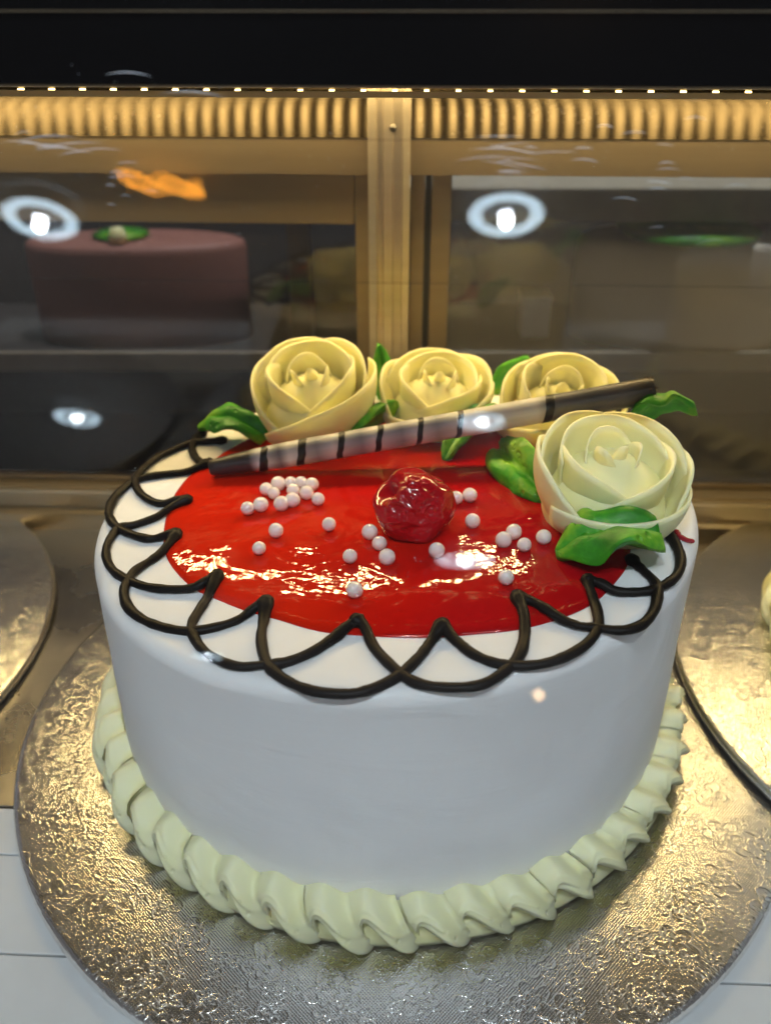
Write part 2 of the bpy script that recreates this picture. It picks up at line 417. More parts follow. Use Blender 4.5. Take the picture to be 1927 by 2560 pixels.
# centre post with ribbed face
pl, pr_ = ony(890, 600, WALL).x, ony(990, 600, WALL).x
w = pr_ - pl
prof = [(pl, WALL - .05), (pl + .035, WALL - .06), (pl + .04, WALL - .05), (pl + .062, WALL - .05), (pl + .066, WALL - .058), (pl + .105, WALL - .058), (pl + .109, WALL - .05), (pl + .145, WALL - .05), (pl + .149, WALL - .06), (pr_, WALL - .05), (pr_, WALL + .02), (pl, WALL + .02)]
post = extrude_z('centre_post', prof, Z_SHELF + .16, zcan + .02, M['alu'], case)
sp_ = ony(948, 320, WALL - .06)
V, F = lathe([(0, -.012), (.012, -.01), (.017, 0), (.017, .01)], 16)
o = obj('screw', [(x, z, y) for x, y, z in V], F, M['screw'], post); o.location = (sp_.x * S, (WALL - .055) * S, sp_.z * S)
# bottom rail with steps
extrude_x('bottom_rail', [(WALL - .10, Z_SHELF), (WALL - .10, Z_SHELF + .10), (WALL - .085, Z_SHELF + .115), (WALL - .055, Z_SHELF + .115), (WALL - .055, Z_SHELF + .15), (WALL - .075, Z_SHELF + .155), (WALL - .075, Z_SHELF + .215), (WALL - .068, Z_SHELF + .225), (WALL - .03, Z_SHELF + .225), (WALL - .03, zb), (WALL + .12, zb), (WALL + .12, Z_SHELF)], -3.6, 3.6, M['alu'], case)
def door(x0, x1, y, ztop_, zbot, stl, stt, stb, seal_side, panemat):
    d = empty('sliding_door'); d.parent = case
    box('stile', (x0, y - .02, zbot), (x0 + stl, y + .02, ztop_), M['alu2'], d, .004)
    box('stile', (x1 - stl, y - .02, zbot), (x1, y + .02, ztop_), M['alu2'], d, .004)
    box('top_rail', (x0 + stl + .001, y - .018, ztop_ - stt), (x1 - stl - .001, y + .018, ztop_), M['alu2'], d, .004)
    box('lower_rail', (x0 + stl + .001, y - .018, zbot), (x1 - stl - .001, y + .018, zbot + stb), M['alu2'], d, .004)
    box('pane', (x0 + stl - .01, y - .004, zbot + stb - .01), (x1 - stl + .01, y + .004, ztop_ - stt + .01), panemat, d, 0)
    return d
xl = ony(858, 700, WALL + .03).x
door(-3.5, -.06, WALL + .03, zr1 + .003, zb + .003, abs(xl + .06), zr1 - zr0, .03, 1, M['pane_l'])
xg0, xg1, xs = ony(1026, 600, WALL + .08).x, ony(1041, 600, WALL + .08).x, ony(1090, 600, WALL + .08).x
door(xg1, 3.5, WALL + .08, zr1 + .02, zb + .003, xs - xg1, .03, .03, 0, M['pane_r'])
box('gap_strip', (xg0, WALL + .06, zb), (xg1 - .001, WALL + .10, zr1 + .003), M['flat_black'], case, .002)  # black strip put in for the dark gap beside the right door
box('jamb', (pr_ + .002, WALL + .055, zb), (xg0 - .001, WALL + .09, zr1 + .003), M['alu2'], case, .003)

# the shelf: steel behind, white laminate planks in front
def caseprism(name, a, b, mat, parent=None, bev=.004, kind=None):
    o = box(name, a, b, mat, parent, bev)
    if parent is None: o.rotation_euler = (0, 0, YAW)
    if kind: o['kind'] = kind
    return o
yfront = -.545
caseprism('shelf', (-3.6, yfront, Z_SHELF - .06), (3.6, WALL + .02, Z_SHELF), M['steel'], kind='structure')
ledge = box('ledge', (-3.6, -2.0, Z_SHELF - .10), (3.6, yfront - .003, Z_SHELF - .022), M['groove'], None, .004)  # dark grey bed showing in the seams between the planks
ledge.rotation_euler = (0, 0, YAW); ledge['kind'] = 'structure'
edges = [yfront - .004, -.742, -1.086, -1.43, -1.775, -1.99]
for i in range(5):
    a, b = edges[i + 1] + .0035, edges[i] - .0035
    box('plank', (-3.55, a, Z_SHELF - .03), (3.55, b, Z_SHELF - .003), M['plank'], ledge, .003)

# LED strip under the canopy front
yl = .17
zl = Zc(231, yl)
strip = empty('led_strip', (0, 0, 0), YAW)
tag(strip, 'strip of small warm LEDs running below the black canopy', 'LED strip')
box('carrier', (-3.3, yl - .02, zl + .012), (3.3, yl + .03, zl + .022), M['alu'], strip, .002)
box('bracket', (-3.3, yl - .018, zl + .022), (3.3, yl - .012, zcan + .04), M['alu'], strip, .001)
box('diffuser', (-3.3, yl - .062, Zc(244, yl - .05)), (3.3, yl - .054, Zc(228, yl - .05)), M['diffuser'], strip, .001)
led_me = box_data('led', (-.007, -.007, -.007), (.007, .007, .007), M['led_front'], 0)
sp = 78 / 856.0
for i in range(-35, 36):
    link('led', led_me, strip, (i * sp + .02, yl, zl))

# second strip, out of sight below the canopy in front of the header: the main light of the case
strip2 = empty('led_strip', (0, 0, 0), YAW)
tag(strip2, 'warm LED strip above the rear doors, glinting on header and jelly', 'LED strip')
yl2, zl2 = 1.25, 2.15
box('carrier', (-3.3, yl2 - .03, zl2 + .012), (3.3, yl2 + .03, zl2 + .022), M['alu'], strip2, .002)
led2_me = box_data('led', (-.014, -.048, -.010), (.014, .048, .010), M['led'], 0)
for i in range(-30, 31):
    link('led', led2_me, strip2, (i * .0735 + .01, yl2, zl2))

# front glass leaning back up to the canopy, joint lines between its sheets
GL = .41
def gy(z): return YC + .015 - GL * (zcan - z)
glass = empty('front_glass', (0, 0, 0), YAW)
tag(glass, 'clear tilted front glass of the display case with smears and lamp reflections', 'glass pane')
def sheet(z0, z1):
    t = .05
    n = Vector((0, -1, GL)).normalized() * t
    V = []
    for x in (-3.5, 3.5):
        for z in (z0, z1):
            V += [(x, gy(z), z), (x, gy(z) - n.y, z - n.z)]
    F = [(0, 2, 6, 4), (1, 5, 7, 3), (0, 1, 3, 2), (4, 6, 7, 5), (0, 4, 5, 1), (2, 3, 7, 6)]
    return obj('glass_sheet', V, F, M['glass'], glass, False)
def glass_hit(u, v):
    d = ray(u, v); a = EYE
    t = (gy(a.z) - a.y) / (d.y - GL * d.z); return a + d * t
sheet(-.16, zcan + .02)
for v in (349, 706):
    h = glass_hit(963, v)
    V, F = tube([np.array((-3.4, h.y - .003, h.z)), np.array((3.4, h.y - .003, h.z))], .0006, 6)
    obj('score_line', V, F, M['flat_black'], glass)

# scratches and dust specks on the outer face, mostly high up
rg = random.Random(11)
V = []; F = []
def on_glass(u, v, off=.004):
    h = glass_hit(u, v); return h + Vector((0, -1, GL)).normalized() * off
def scratch(u, v, ln, bow, ang, r):
    pts = []
    for k in range(9):
        q = k / 8 - .5; pts.append(np.array(on_glass(u + ln * q * math.cos(ang) - bow * (4 * q * q - 1) * math.sin(ang), v + ln * q * math.sin(ang) + bow * (4 * q * q - 1) * math.cos(ang))))
    n = Vector((0, -1, GL)).normalized(); b0 = len(V)
    for i, p in enumerate(pts):
        t = pts[min(i + 1, 8)] - pts[max(i - 1, 0)]; t /= np.linalg.norm(t); sd = np.cross(t, np.array(n)); wd = r * math.sin(PI * (i + .3) / 8.6)
        V.extend([p + sd * wd, p - sd * wd])
    for i in range(8): F.append((b0 + 2 * i, b0 + 2 * i + 1, b0 + 2 * i + 3, b0 + 2 * i + 2))
for cu, cv, su, sv, num, ln0, bow0 in ((1250, 385, 40, 30, 16, 130, 3), (1215, 130, 30, 35, 8, 70, -3), (130, 372, 90, 14, 12, 150, 8), (430, 200, 160, 40, 6, 170, 8), (1700, 420, 150, 90, 16, 70, 6), (330, 460, 60, 50, 8, 60, 4), (1680, 170, 150, 60, 12, 120, -10)):
    for _ in range(num): scratch(rg.gauss(cu, su), rg.gauss(cv, sv), ln0 * rg.uniform(.3, 1.1), bow0 * rg.uniform(.3, 1.3), rg.gauss(0, .08), rg.uniform(.0005, .0012))
o = obj('scratches', V, F, M['scuff'], glass, False); o['kind'] = 'stuff'; o.rotation_euler = (0, 0, -YAW)
V = []; F = []
for _ in range(420):
    v = abs(rg.gauss(0, 1)) * 330 + 20; u = rg.uniform(-100, 2030)
    if rg.random() < .35: u = rg.gauss(1350, 130); v = rg.gauss(255, 28)
    p = np.array(on_glass(u, v)); b0 = len(V); r = rg.uniform(.0006, .0016)
    for d in ((1, 0, 0), (-1, 0, 0), (0, 1, 0), (0, -1, 0), (0, 0, 1), (0, 0, -1)): V.append(p + r * np.array(d) * rg.uniform(.5, 1.4))
    F += [(b0 + i, b0 + j, b0 + m) for i in (0, 1) for j in (2, 3) for m in (4, 5)]
o = obj('dust_specks', V, F, M['scuff'], glass, False); o['kind'] = 'stuff'; o.rotation_euler = (0, 0, -YAW)

# what stands behind the rear doors
rw = box('rear_wall', (-6, 4.6, -1.5), (6, 4.7, 3.2), M['rearwall'], None, 0); rw['kind'] = 'structure'
rf = box('rear_floor', (-6, 1.75, -1.6), (6, 4.6, -1.5), M['rearwall'], None, 0); rf['kind'] = 'structure'
zs = Zc(882, 2.75)
rs = empty('rear_shelf', (0, 3.1, zs)); tag(rs, 'beige shelf seen through the rear doors carrying blurred cakes', 'shelf')
box('shelf_board', (-4.5, -.33, -.1), (4.5, .7, 0), M['rearwall'], rs, .01)
box('edge_strip', (-4.5, -.36, -.12), (4.5, -.332, .005), M['rearshelf'], rs, .004)
box('shelf_board', (-4.5, -.3, -.95), (4.5, .7, -.88), M['rearwall'], rs, .01)
for x in (-.62, 4.0): box('upright', (x, -.1, -.88), (x + .14, .04, 1.05), M['rearshelf'], rs, .01)
box('upper_board', (-.62, -.3, Zc(555, 2.8) - zs), (4.5, .7, Zc(470, 2.8) - zs), M['rearshelf'], rs, .01)
def plain_cake(name, c, R, h, mat, label, top=None):
    e = empty(name, c); tag(e, label, 'cake')
    V, F = lathe([(0, 0), (R, 0), (R * 1.01, h * .5), (R, h - .05), (R - .015, h - .015), (R - .05, h), (0, h)], 64)
    V = [(x * (1 + .02 * nz(x * 3, y * 3, z * 4)), y * (1 + .02 * nz(x * 3, y * 3, z * 4)), z) for x, y, z in V]
    obj('cream_body', [(x, y * .4, z) for x, y, z in V], F, mat, e)
    return e
a = ony(355, 880, 3.1)
pk = plain_cake('pink_cake', (ony(355, 720, 3.1).x, 3.1, zs), .70, Zc(610, 2.95) - zs, M['pink'], 'blurred pink cake behind the dark left rear pane')
hp = Zc(610, 2.95) - zs
V, F = lathe([(0, 0), (.05, .01), (.06, .05), (.04, .1), (0, .11)], 12)
obj('rosette', V, F, M['border'], pk, loc=(-.06, -.16, hp))
V, F = lathe([(0, 0), (.16, .01), (.18, .03), (.1, .05), (0, .05)], 20); obj('leaf_topping', V, F, M['leaf'], pk, loc=(-.1, .05, hp - .01))
bc = plain_cake('beige_cake', (ony(1750, 720, 3.1).x, 3.1, zs), .83, Zc(600, 2.9) - zs, M['beige'], 'blurred pale beige cake behind the hazed right rear pane')
V, F = lathe([(0, 0), (.42, .01), (.45, .04), (.2, .07), (0, .07)], 20); obj('leaf_topping', V, F, M['leaf'], bc, loc=(-.15, 0, Zc(600, 2.9) - zs - .01))
bx = empty('white_carton', (ony(1360, 800, 2.95).x, 2.95, zs)); tag(bx, 'small white carton left of the beige cake behind hazed pane', 'carton')
box('carton_body', (-.16, -.1, .06), (.02, .1, .3), M['trim'], bx, .01); box('carton_lid', (-.165, -.105, .3), (.025, .105, .33), M['trim'], bx, .006)

# ------------------------------------------------------------------ lamps of the shop, seen mirrored in the glass, and unseen ones added for their light
CEIL = 13.0
cy_, sy_ = math.cos(YAW), math.sin(YAW)
GN = Vector((0, -1, GL)).normalized(); GN = Vector((GN.x * cy_ - GN.y * sy_, GN.x * sy_ + GN.y * cy_, GN.z))
def mirrored(u, v, z=CEIL):
    d = ray(u, v).normalized()
    p0 = Vector((-sy_ * gy(0.), cy_ * gy(0.), 0))
    t = (p0 - EYE).dot(GN) / d.dot(GN); h = EYE + d * t
    r = d - 2 * d.dot(GN) * GN
    return h + r * ((z - h.z) / r.z)
rv, rfc = lathe([(.19, .10), (.24, .10), (.46, .06), (.52, .02)], 48)
tv, tf = lathe([(.60, .01), (.60, -.03), (.64, -.05), (.76, -.04), (.80, .0), (.80, .05)], 48)
nv_, nf_ = lathe([(0, -.045), (.08, -.04), (.125, -.015), (.14, .03)], 16)
dv, df_ = lathe([(0, -.13), (.10, -.105), (.17, -.04), (.19, .03)], 16)
def mat_ring():
    t = NT('edge_lit_acrylic'); t.n.remove(t.b)
    sx = t.add('ShaderNodeSeparateXYZ'); t.link(t.tc.outputs['Object'], sx.inputs[0])
    w = t.math('SINE', t.math('MULTIPLY', t.math('ARCTAN2', sx.outputs[1], sx.outputs[0]), 76.0))
    e = t.add('ShaderNodeEmission'); e.inputs[0].default_value = (.66, .86, 1.0, 1); t.link(t.math('MULTIPLY_ADD', w, 7.0, 17.0), e.inputs[1])
    t.link(e.outputs[0], t.out.inputs[0]); t.m.cycles.emission_sampling = 'NONE'; return t.m
av, af = lathe([(.52, .02), (.56, -.02), (.66, -.05), (.75, -.04), (.80, .01)], 76)
tv, tf = lathe([(.80, .015), (.815, .015), (.83, .03), (.83, .37)], 48)
A_ME = mesh_data('acrylic_ring', av, af, mat_ring())
R_ME = mesh_data('reflector', rv, rfc, M['reflector']); T_ME = mesh_data('trim_ring', tv, tf, M['trim']); D_ME = mesh_data('light_disc', dv, df_, M['lamp']); N_ME = mesh_data('light_disc', nv_, nf_, M['lamp'])
ceil = box('ceiling', (-60, -130, CEIL + .45), (60, 4.7, CEIL + .6), mat_plain('grey_ceiling', (.25, .25, .26), .8), None, 0); ceil['kind'] = 'structure'
LAMPS = [(100, 548, 'mirrored in the front glass, upper left'), (1265, 538, 'mirrored in the front glass, upper right'), (192, 1045, 'mirrored in the front glass, middle left'), (1205, 1055, 'mirrored in the front glass, on the striped stick'), (1163, 1402, 'mirrored in the front glass, on the red jelly'), (520, 1640, 'mirrored in the front glass, on the cake rim')]
LAMPS += [(-2.4, -6.8, 'added unseen above the frame to light the cake top, left'), (2.0, -6.8, 'added unseen above the frame to light the cake top, right')]  # unseen overhead lamps, added to light the cake top
for u, v, wh in LAMPS + [(0, 0, '')]:  # unnamed last entry: unseen lamp added to brighten the rear cakes
    far = v > 1300
    p = Vector((u, v, CEIL)) if v < 0 else mirrored(u, v, 8.0 if far else CEIL) if wh else Vector((1.0, 2.7, CEIL))
    e = empty('ceiling_downlight', p)
    tag(e, 'round cool white ceiling downlight ' + wh if wh else 'unseen ceiling downlight added to brighten the shelf behind the rear doors', 'ceiling light', 'ceiling downlights mirrored in the glass')
    e.scale = ((1.9 if v > 1500 else 1.5) if far else 1.12,) * 3
    sp_d = bpy.data.lights.new('beam', 'SPOT'); sp_d.energy = SPOT_WATTS * (1 if wh else 3.0); sp_d.color = (.86, .94, 1.0); sp_d.spot_size = math.radians(140); sp_d.spot_blend = .7; sp_d.shadow_soft_size = .013
    sp_o = bpy.data.objects.new('beam', sp_d); COL.objects.link(sp_o); sp_o.parent = e; sp_o.location = (0, 0, -.015)
    link('reflector', R_ME, e); link('housing', T_ME, e); link('acrylic_ring', A_ME, e); link('light_disc', N_ME if v < 800 else D_ME, e)
p = mirrored(1345, 1737, 5.5)
e = empty('warm_pendant', p); tag(e, 'small warm pendant lamp mirrored as a dot on the white cake side', 'lamp')
V, F = lathe([(0, -.5), (.35, -.42), (.55, 0), (.3, .42), (0, .5)], 14); obj('bulb', V, F, mat_emit('warm_bulb', (1.0, .62, .32), 34.0), e)
V, F = lathe([(0, .9), (.12, .9), (.2, .6), (.32, .44)], 14); obj('cap', V, F, M['trim'], e)
p = mirrored(398, 448)
e = empty('orange_lamp', p); tag(e, 'glowing orange tube lamp mirrored as wavy streaks in the front glass', 'lamp')
for k in range(7):
    path = [np.array((-.85 + 1.7 * s / 16, -.30 + .1 * k + .07 * math.sin(s * .7 + k * 1.3) - .025 * s, .05 * math.sin(s * .9 + k))) for s in range(17)]
    V, F = tube(path, .018 + .008 * (k % 3), 8); obj('glow_tube', V, F, M['orange'], e)

# ------------------------------------------------------------------ cake boards
def board(name, c, R, z, mat, label, rz=0.0):
    e = empty(name, (c[0], c[1], z), rz); tag(e, label, 'cake board', 'silver foil cake boards')
    V, F = lathe([(0, 0), (R * .3, 0), (R * .6, 0), (R - .02, 0), (R - .006, -.004), (R, -.014), (R + .001, -.03)], 160)
    obj('foil_top', V, F, mat, e)
    V, F = lathe([(R + .0005, -.03), (R - .004, -.046), (R - .02, -.05), (0, -.05)], 160)
    obj('board_edge', V, F, M['card'], e)
    return e
board('cake_board', (.0548, -.0501), 1.4189, 0.0, M['foil'], 'round embossed silver foil board under the red and white cake')
board('cake_board', (-2.915, .35), 1.42, -.004, M['foil2'], 'silver foil board cut off by the left edge of the photo', .4)
bR = board('cake_board', (2.61, .05), 1.42, .056, M['foil2'], 'silver foil board on the right, lying over the central board', 1.1)

# ------------------------------------------------------------------ the cake
def shell_meshes(N, Rc, tag_):
    """one fold of a piped ruffle: a sheet from the cake wall to a thin edge that doubles back under the next fold"""
    out = []
    p = 2 * PI / N
    for var in range(4):
        rnd = random.Random(var * 13 + 5)
        nt, nv = 26, 22; T = []; B = []
        k1, k2, k3 = (rnd.uniform(.85, 1.15) for _ in range(3)); ph = rnd.uniform(0, 9)
        for j in range(nv + 1):
            v = j / nv
            for i in range(nt + 1):
                t = .5 + i / nt; w = 2 * PI * t
                fo = v ** 1.6
                th = (t - .45 * (1 - v) + .30 * k1 * fo * math.sin(w)) * p
                r = Rc - .012 + (.085 + .026 * math.cos(w) * fo) * v + .038 * math.sin(PI * v) + .010 * v * math.sin(w * 2 + 1)
                z = .165 * (1 - v) + .062 * v + .026 * math.sin(PI * v) - .056 * k2 * v ** 1.3 * math.sin(w - .25) + .014 * (1 - v) * math.cos(w + .6)
                q = nz(t * 3 + ph, v * 3, var * 7.1); r += .007 * q + .0028 * math.cos(2 * PI * 4.5 * v + .8 * q) * v; z += .006 * q * v
                z = max(z, .006); tk = .012 - .006 * v
                T.append((r * math.sin(th), -r * math.cos(th), z)); r2 = r - tk * .6; B.append((r2 * math.sin(th), -r2 * math.cos(th), max(z - tk, .003)))
        V = T + B; n = len(T); F = []; W_ = nt + 1
        for j in range(nv):
            for i in range(nt):
                a0 = j * W_ + i; F.append((a0, a0 + 1, a0 + W_ + 1, a0 + W_)); F.append((n + a0, n + a0 + W_, n + a0 + W_ + 1, n + a0 + 1))
        for i in range(nt): t0 = nv * W_ + i; F.append((t0, t0 + 1, n + t0 + 1, n + t0))
        out.append(mesh_data('border_shell', V, F, M['border']))
    return out
def border(parent, N, Rc):
    ms = shell_meshes(N, Rc, '')
    V, F = lathe([(Rc - .02, .005), (Rc + .058, .006), (Rc + .07, .04), (Rc + .052, .085), (Rc + .0, .13), (Rc - .03, .145)], 96); obj('border_core', V, F, M['border'], parent)
    for i in range(N):
        o = link('border_shell', random.choice(ms), parent)
        o.rotation_euler = (0, 0, 2 * PI * i / N + random.uniform(-.008, .008))
        k = random.uniform(.992, 1.012); o.scale = (k, k, random.uniform(.94, 1.06))
def cake_body(parent, R, tilt, mat, wob=1.0):
    prof = [(R * .995, 0.0)]
    for k in range(1, 15): prof.append((R, .06 * k))
    fil = .042
    for k in range(7):
        a = k / 6 * PI / 2; prof.append((R - fil + fil * math.cos(a), H0 - fil + fil * math.sin(a)))
    for r in (.9, .8, .65, .5, .3, .12, .0): prof.append((R * r, H0))
    V, F = lathe(prof, 192)
    W = []
    for x, y, z in V:
        q = math.hypot(x, y) / R
        k = 1 + wob * (.006 * nz(x * 2.2, y * 2.2, z * 2.5) + .0025 * nz(x * 7, y * 7, z * 6))
        zz = z * (1 + tilt * x / H0)
        if z > H0 * .96: zz += wob * .004 * nz(x * 5, y * 5, 3) * min(1, q)
        W.append((x * k, y * k, zz))
    return obj('cream_body', W, F, mat, parent)
cake = empty('layer_cake', (CX, 0, 0))
tag(cake, 'round white cream cake with red jelly top and dark chocolate scallops', 'cake')
cake_body(cake, 1.0, TILT, M['cream'])
# note: ztop is in world x, the body tilts about its own centre
border(cake, 46, 1.005)

# right neighbour
rc = empty('cream_cake', (2.70, .05, .058)); tag(rc, 'pale cream cake peeking in at the right edge on its own board', 'cake')
cake_body(rc, 1.03, 0, M['cream']); border(rc, 46, 1.035)

# jelly
JP = [(527,1155),(472,1189),(439,1231),(413,1302),(409,1340),(415,1390),(443,1433),(489,1475),(548,1500),(619,1529),(703,1550),(809,1580),(941,1592),(1038,1593),(1176,1586),(1298,1574),(1410,1543),(1487,1507),(1538,1456),(1569,1415)]
JC = Vector((.03, 0.02))
jp = []
for u, v in JP:
    p = ontop(u, v); jp.append((math.atan2(p.y - JC.y, p.x - JC.x), math.hypot(p.x - JC.x, p.y - JC.y)))
jp.sort(); ja = np.array([a for a, r in jp]); jr = np.array([r for a, r in jp])
for a in (-.3, .1, .6, 1.1, 1.57, 2.1, 2.5):
    if np.min(np.abs(ja - a)) > .2: ja = np.append(ja, a); jr = np.append(jr, .77)
od = np.argsort(ja); ja = ja[od]; jr = jr[od]
def jelly_r(a):
    a = (a + PI) % (2 * PI) - PI
    return float(np.interp(a, ja, jr, period=2 * PI))
JT = .020
def jelly_h(x, y):
    d = math.hypot(x - JC.x, y - JC.y) / jelly_r(math.atan2(y - JC.y, x - JC.x))
    return JT * (max(0, 1 - d ** 14)) ** .5 if d < 1 else 0.0
n = 160; V = []; F = []
rings = [0, .15, .3, .42, .54, .64, .73, .8, .86, .91, .95, .975, .99, .998, 1.0]
for k in rings:
    for i in range(n):
        a = 2 * PI * i / n; rr = (jelly_r(a - .03) + jelly_r(a) + jelly_r(a + .03)) / 3
        x = JC.x + k * rr * math.cos(a); y = JC.y + k * rr * math.sin(a)
        h = JT * (max(0, 1 - k ** 14)) ** .5
        h += .006 * (1 - k ** 6) * nz(x * 5, y * 5, 1.3)
        V.append((x - CX, y, ztop(x) + h - .003))
for k in range(len(rings) - 1):
    for i in range(n): F.append((k * n + i, k * n + (i + 1) % n, (k + 1) * n + (i + 1) % n, (k + 1) * n + i))
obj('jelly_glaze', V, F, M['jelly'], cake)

# chocolate scallops (each line of piping is a part)
SC = [
 [(666,1512),(659,1554),(653,1597),(666,1655),(703,1693),(767,1723),(830,1733),(893,1731),(951,1712),(1002,1683),(1048,1640),(1079,1599),(1104,1569)],
 [(893,1559),(912,1574),(941,1625),(1002,1683),(1053,1709),(1130,1717),(1206,1709),(1268,1671),(1303,1625),(1311,1558),(1293,1502)],
 [(1104,1569),(1145,1604),(1186,1635),(1247,1658),(1319,1663),(1390,1650),(1456,1617),(1492,1574),(1492,1528),(1474,1482),(1469,1459)],
 [(1293,1502),(1334,1515),(1385,1541),(1441,1563),(1487,1569),(1553,1576),(1604,1561),(1635,1523),(1643,1477),(1635,1451),(1604,1421),(1579,1400)],
 [(1469,1459),(1502,1466),(1548,1479),(1615,1477),(1655,1464),(1691,1436),(1701,1395),(1686,1354),(1666,1329)],
 [(544,1447),(527,1479),(506,1512),(481,1554),(481,1580),(502,1618),(540,1647),(598,1666),(661,1662),(716,1655),(779,1630),(830,1597),(867,1571),(893,1559)],
 [(441,1344),(413,1374),(380,1399),(342,1424),(321,1449),(310,1479),(321,1517),(355,1546),(409,1567),(472,1576),(535,1567),(590,1550),(632,1525),(666,1512)],
 [(468,1258),(430,1273),(388,1294),(338,1311),(296,1321),(270,1357),(266,1391),(283,1424),(317,1447),(367,1466),(430,1473),(489,1470),(518,1460),(544,1447)],
 [(518,1164),(472,1178),(409,1185),(359,1193),(321,1210),(287,1243),(273,1277),(279,1302),(296,1319),(325,1334),(367,1346),(401,1344),(441,1340)],
 [(556,1100),(514,1103),(481,1105),(430,1126),(388,1147),(355,1176),(338,1201),(350,1231),(380,1252),(409,1258),(447,1254),(468,1256)],
 [(505,1084),(490,1096),(481,1121),(489,1142),(506,1157),(523,1161)],
]
for k, pts in enumerate(SC):
    P = []
    for q in spline(pts, 6):
        p = ontop(q[0], q[1], .010)
        P.append(np.array((p.x, p.y)))
    path = []
    for i, p in enumerate(P):
        js = max(jelly_h(p[0] + .01 * math.cos(a), p[1] + .01 * math.sin(a)) for a in (0, 1.57, 3.14, 4.71)) * .8
        path.append(np.array((p[0] - CX, p[1], ztop(p[0]) + .009 + js + .0015 * math.sin(k * 2 + i * .09))))
    for _ in range(2):
        zz = [q[2] for q in path]
        for i in range(1, len(path) - 1): path[i][2] = (zz[i - 1] + zz[i] + zz[i + 1]) / 3
    def rad(t, k=k): return .0156 * (1 + .22 * nz(t * 12, k * 5.1) + .12 * nz(t * 40, k * 3.1) + .5 * (math.exp(-(t / .035) ** 2) + math.exp(-((1 - t) / .035) ** 2)))
    V, F = tube(path, rad, 12, flat=.8); obj('chocolate_scallop', V, F, M['choc'], cake)
# red smear running off at the right
path = [np.array(ontop(*q, .004)) - np.array((CX, 0, 0)) for q in ((1688,1328),(1700,1342),(1716,1350),(1730,1353))] + [np.array((1.0, -.07, ztop(1.0) - .03))]
V, F = tube(spline(path[:4], 6), lambda t: .007 + .006 * abs(nz(t * 9)) , 8); obj('jelly_smear', V, F, M['red_smear'], cake)

# ------------------------------------------------------------------ roses
def petal(az, arc, rb, rt, h, drop, skew=0.0, z0=0.0, spiral=0.0, lean=0.0, th=.030, seed=0, cup=.55):
    """a curled sheet with a fine rim; az in degrees, 0 = towards the viewer, + = right"""
    nu, nv = 30, 10; O = []; I = []
    for j in range(nv + 1):
        v = j / nv
        for i in range(nu + 1):
            u = i / nu; s = 2 * u - 1
            a = math.radians(az + arc * (u - .5))
            hh = h * (1 - drop * abs(s - skew) ** 2.0 / (1 + abs(skew)) ** 2.0) + .006 * nz(u * 5, seed * 3.3) + .0022 * nz(u * 40, seed * 5.7)
            pr = math.sin(PI * cup * (v ** .85)) / math.sin(PI * cup)
            r = rb + (rt - rb) * pr + spiral * s - lean * abs(s) ** 3
            r += .004 * nz(u * 4 + seed, v * 3, 2.2)
            e = abs(s); tk = th * (1 - .70 * v ** 2.2) * (1 - .75 * max(0, (e - .8) / .2))
            z = z0 + (hh - z0) * v
            O.append((r * math.sin(a), -r * math.cos(a), z)); ri = r - tk
            I.append((ri * math.sin(a), -ri * math.cos(a), z - (.0015 if j == nv else 0)))
    V = O + I; n = len(O); F = []
    W_ = nu + 1
    for j in range(nv):
        for i in range(nu):
            a0 = j * W_ + i
            F.append((a0, a0 + 1, a0 + W_ + 1, a0 + W_)); F.append((n + a0, n + a0 + W_, n + a0 + W_ + 1, n + a0 + 1))
    for i in range(nu):
        F.append((i, n + i, n + i + 1, i + 1)); t0 = nv * W_ + i; F.append((t0, t0 + 1, n + t0 + 1, n + t0))
    for j in range(nv):
        a0 = j * W_; F.append((a0, a0 + W_, n + a0 + W_, n + a0)); b0 = j * W_ + nu; F.append((b0, n + b0, n + b0 + W_, b0 + W_))
    return V, F
def rose(loc, label, petals, tilt=(0, 0), scale=1.0, rz=0.0):
    e = empty('cream_rose', loc); tag(e, label, 'icing rose', 'yellow buttercream roses on the cake')
    e.rotation_euler = (math.radians(tilt[0]), math.radians(tilt[1]), math.radians(rz)); e.scale = (scale, scale, scale * .84)
    V, F = lathe([(.17, -.03), (.19, .03), (.185, .09), (.17, .14), (.15, .19), (.10, .235), (.055, .27), (0, .28)], 40); obj('core', V, F, M['rose'], e)
    for k, p in enumerate(petals):
        V, F = petal(*p[:6], **(p[6] if len(p) > 6 else {}), seed=k + loc[0] * 10)
        obj('petal', V, F, M['rose'], e)
    return e
INNER = lambda a=0: [
    (a + 20, 300, .016, .026, .335, .55, dict(spiral=.012, th=.014)),
    (a - 55, 185, .040, .060, .330, .75, dict(th=.016, spiral=-.010, skew=-.15)),
    (a + 75, 175, .046, .072, .325, .80, dict(th=.016, spiral=.010, skew=.2)),
    (a + 190, 200, .055, .088, .345, .45, dict(th=.016)),
]
def std(a, oh=.30):
    return INNER(a) + [
        (a - 62, 165, .10, .150, .335, .55, dict(skew=-.25, spiral=-.012)),
        (a + 58, 160, .11, .166, .335, .60, dict(skew=.35, spiral=.012)),
        (a + 178, 190, .11, .165, .36, .22),
        (a - 100, 150, .15, .222, oh, .60, dict(skew=-.30, spiral=-.012)),
        (a + 140, 150, .14, .215, oh + .045, .35, dict(spiral=.006)),
        (a - 165, 150, .14, .21, oh + .05, .35, dict(spiral=.006)),
        (a + 35, 175, .160, .238, oh, .66, dict(skew=.45, spiral=.018)),
    ]
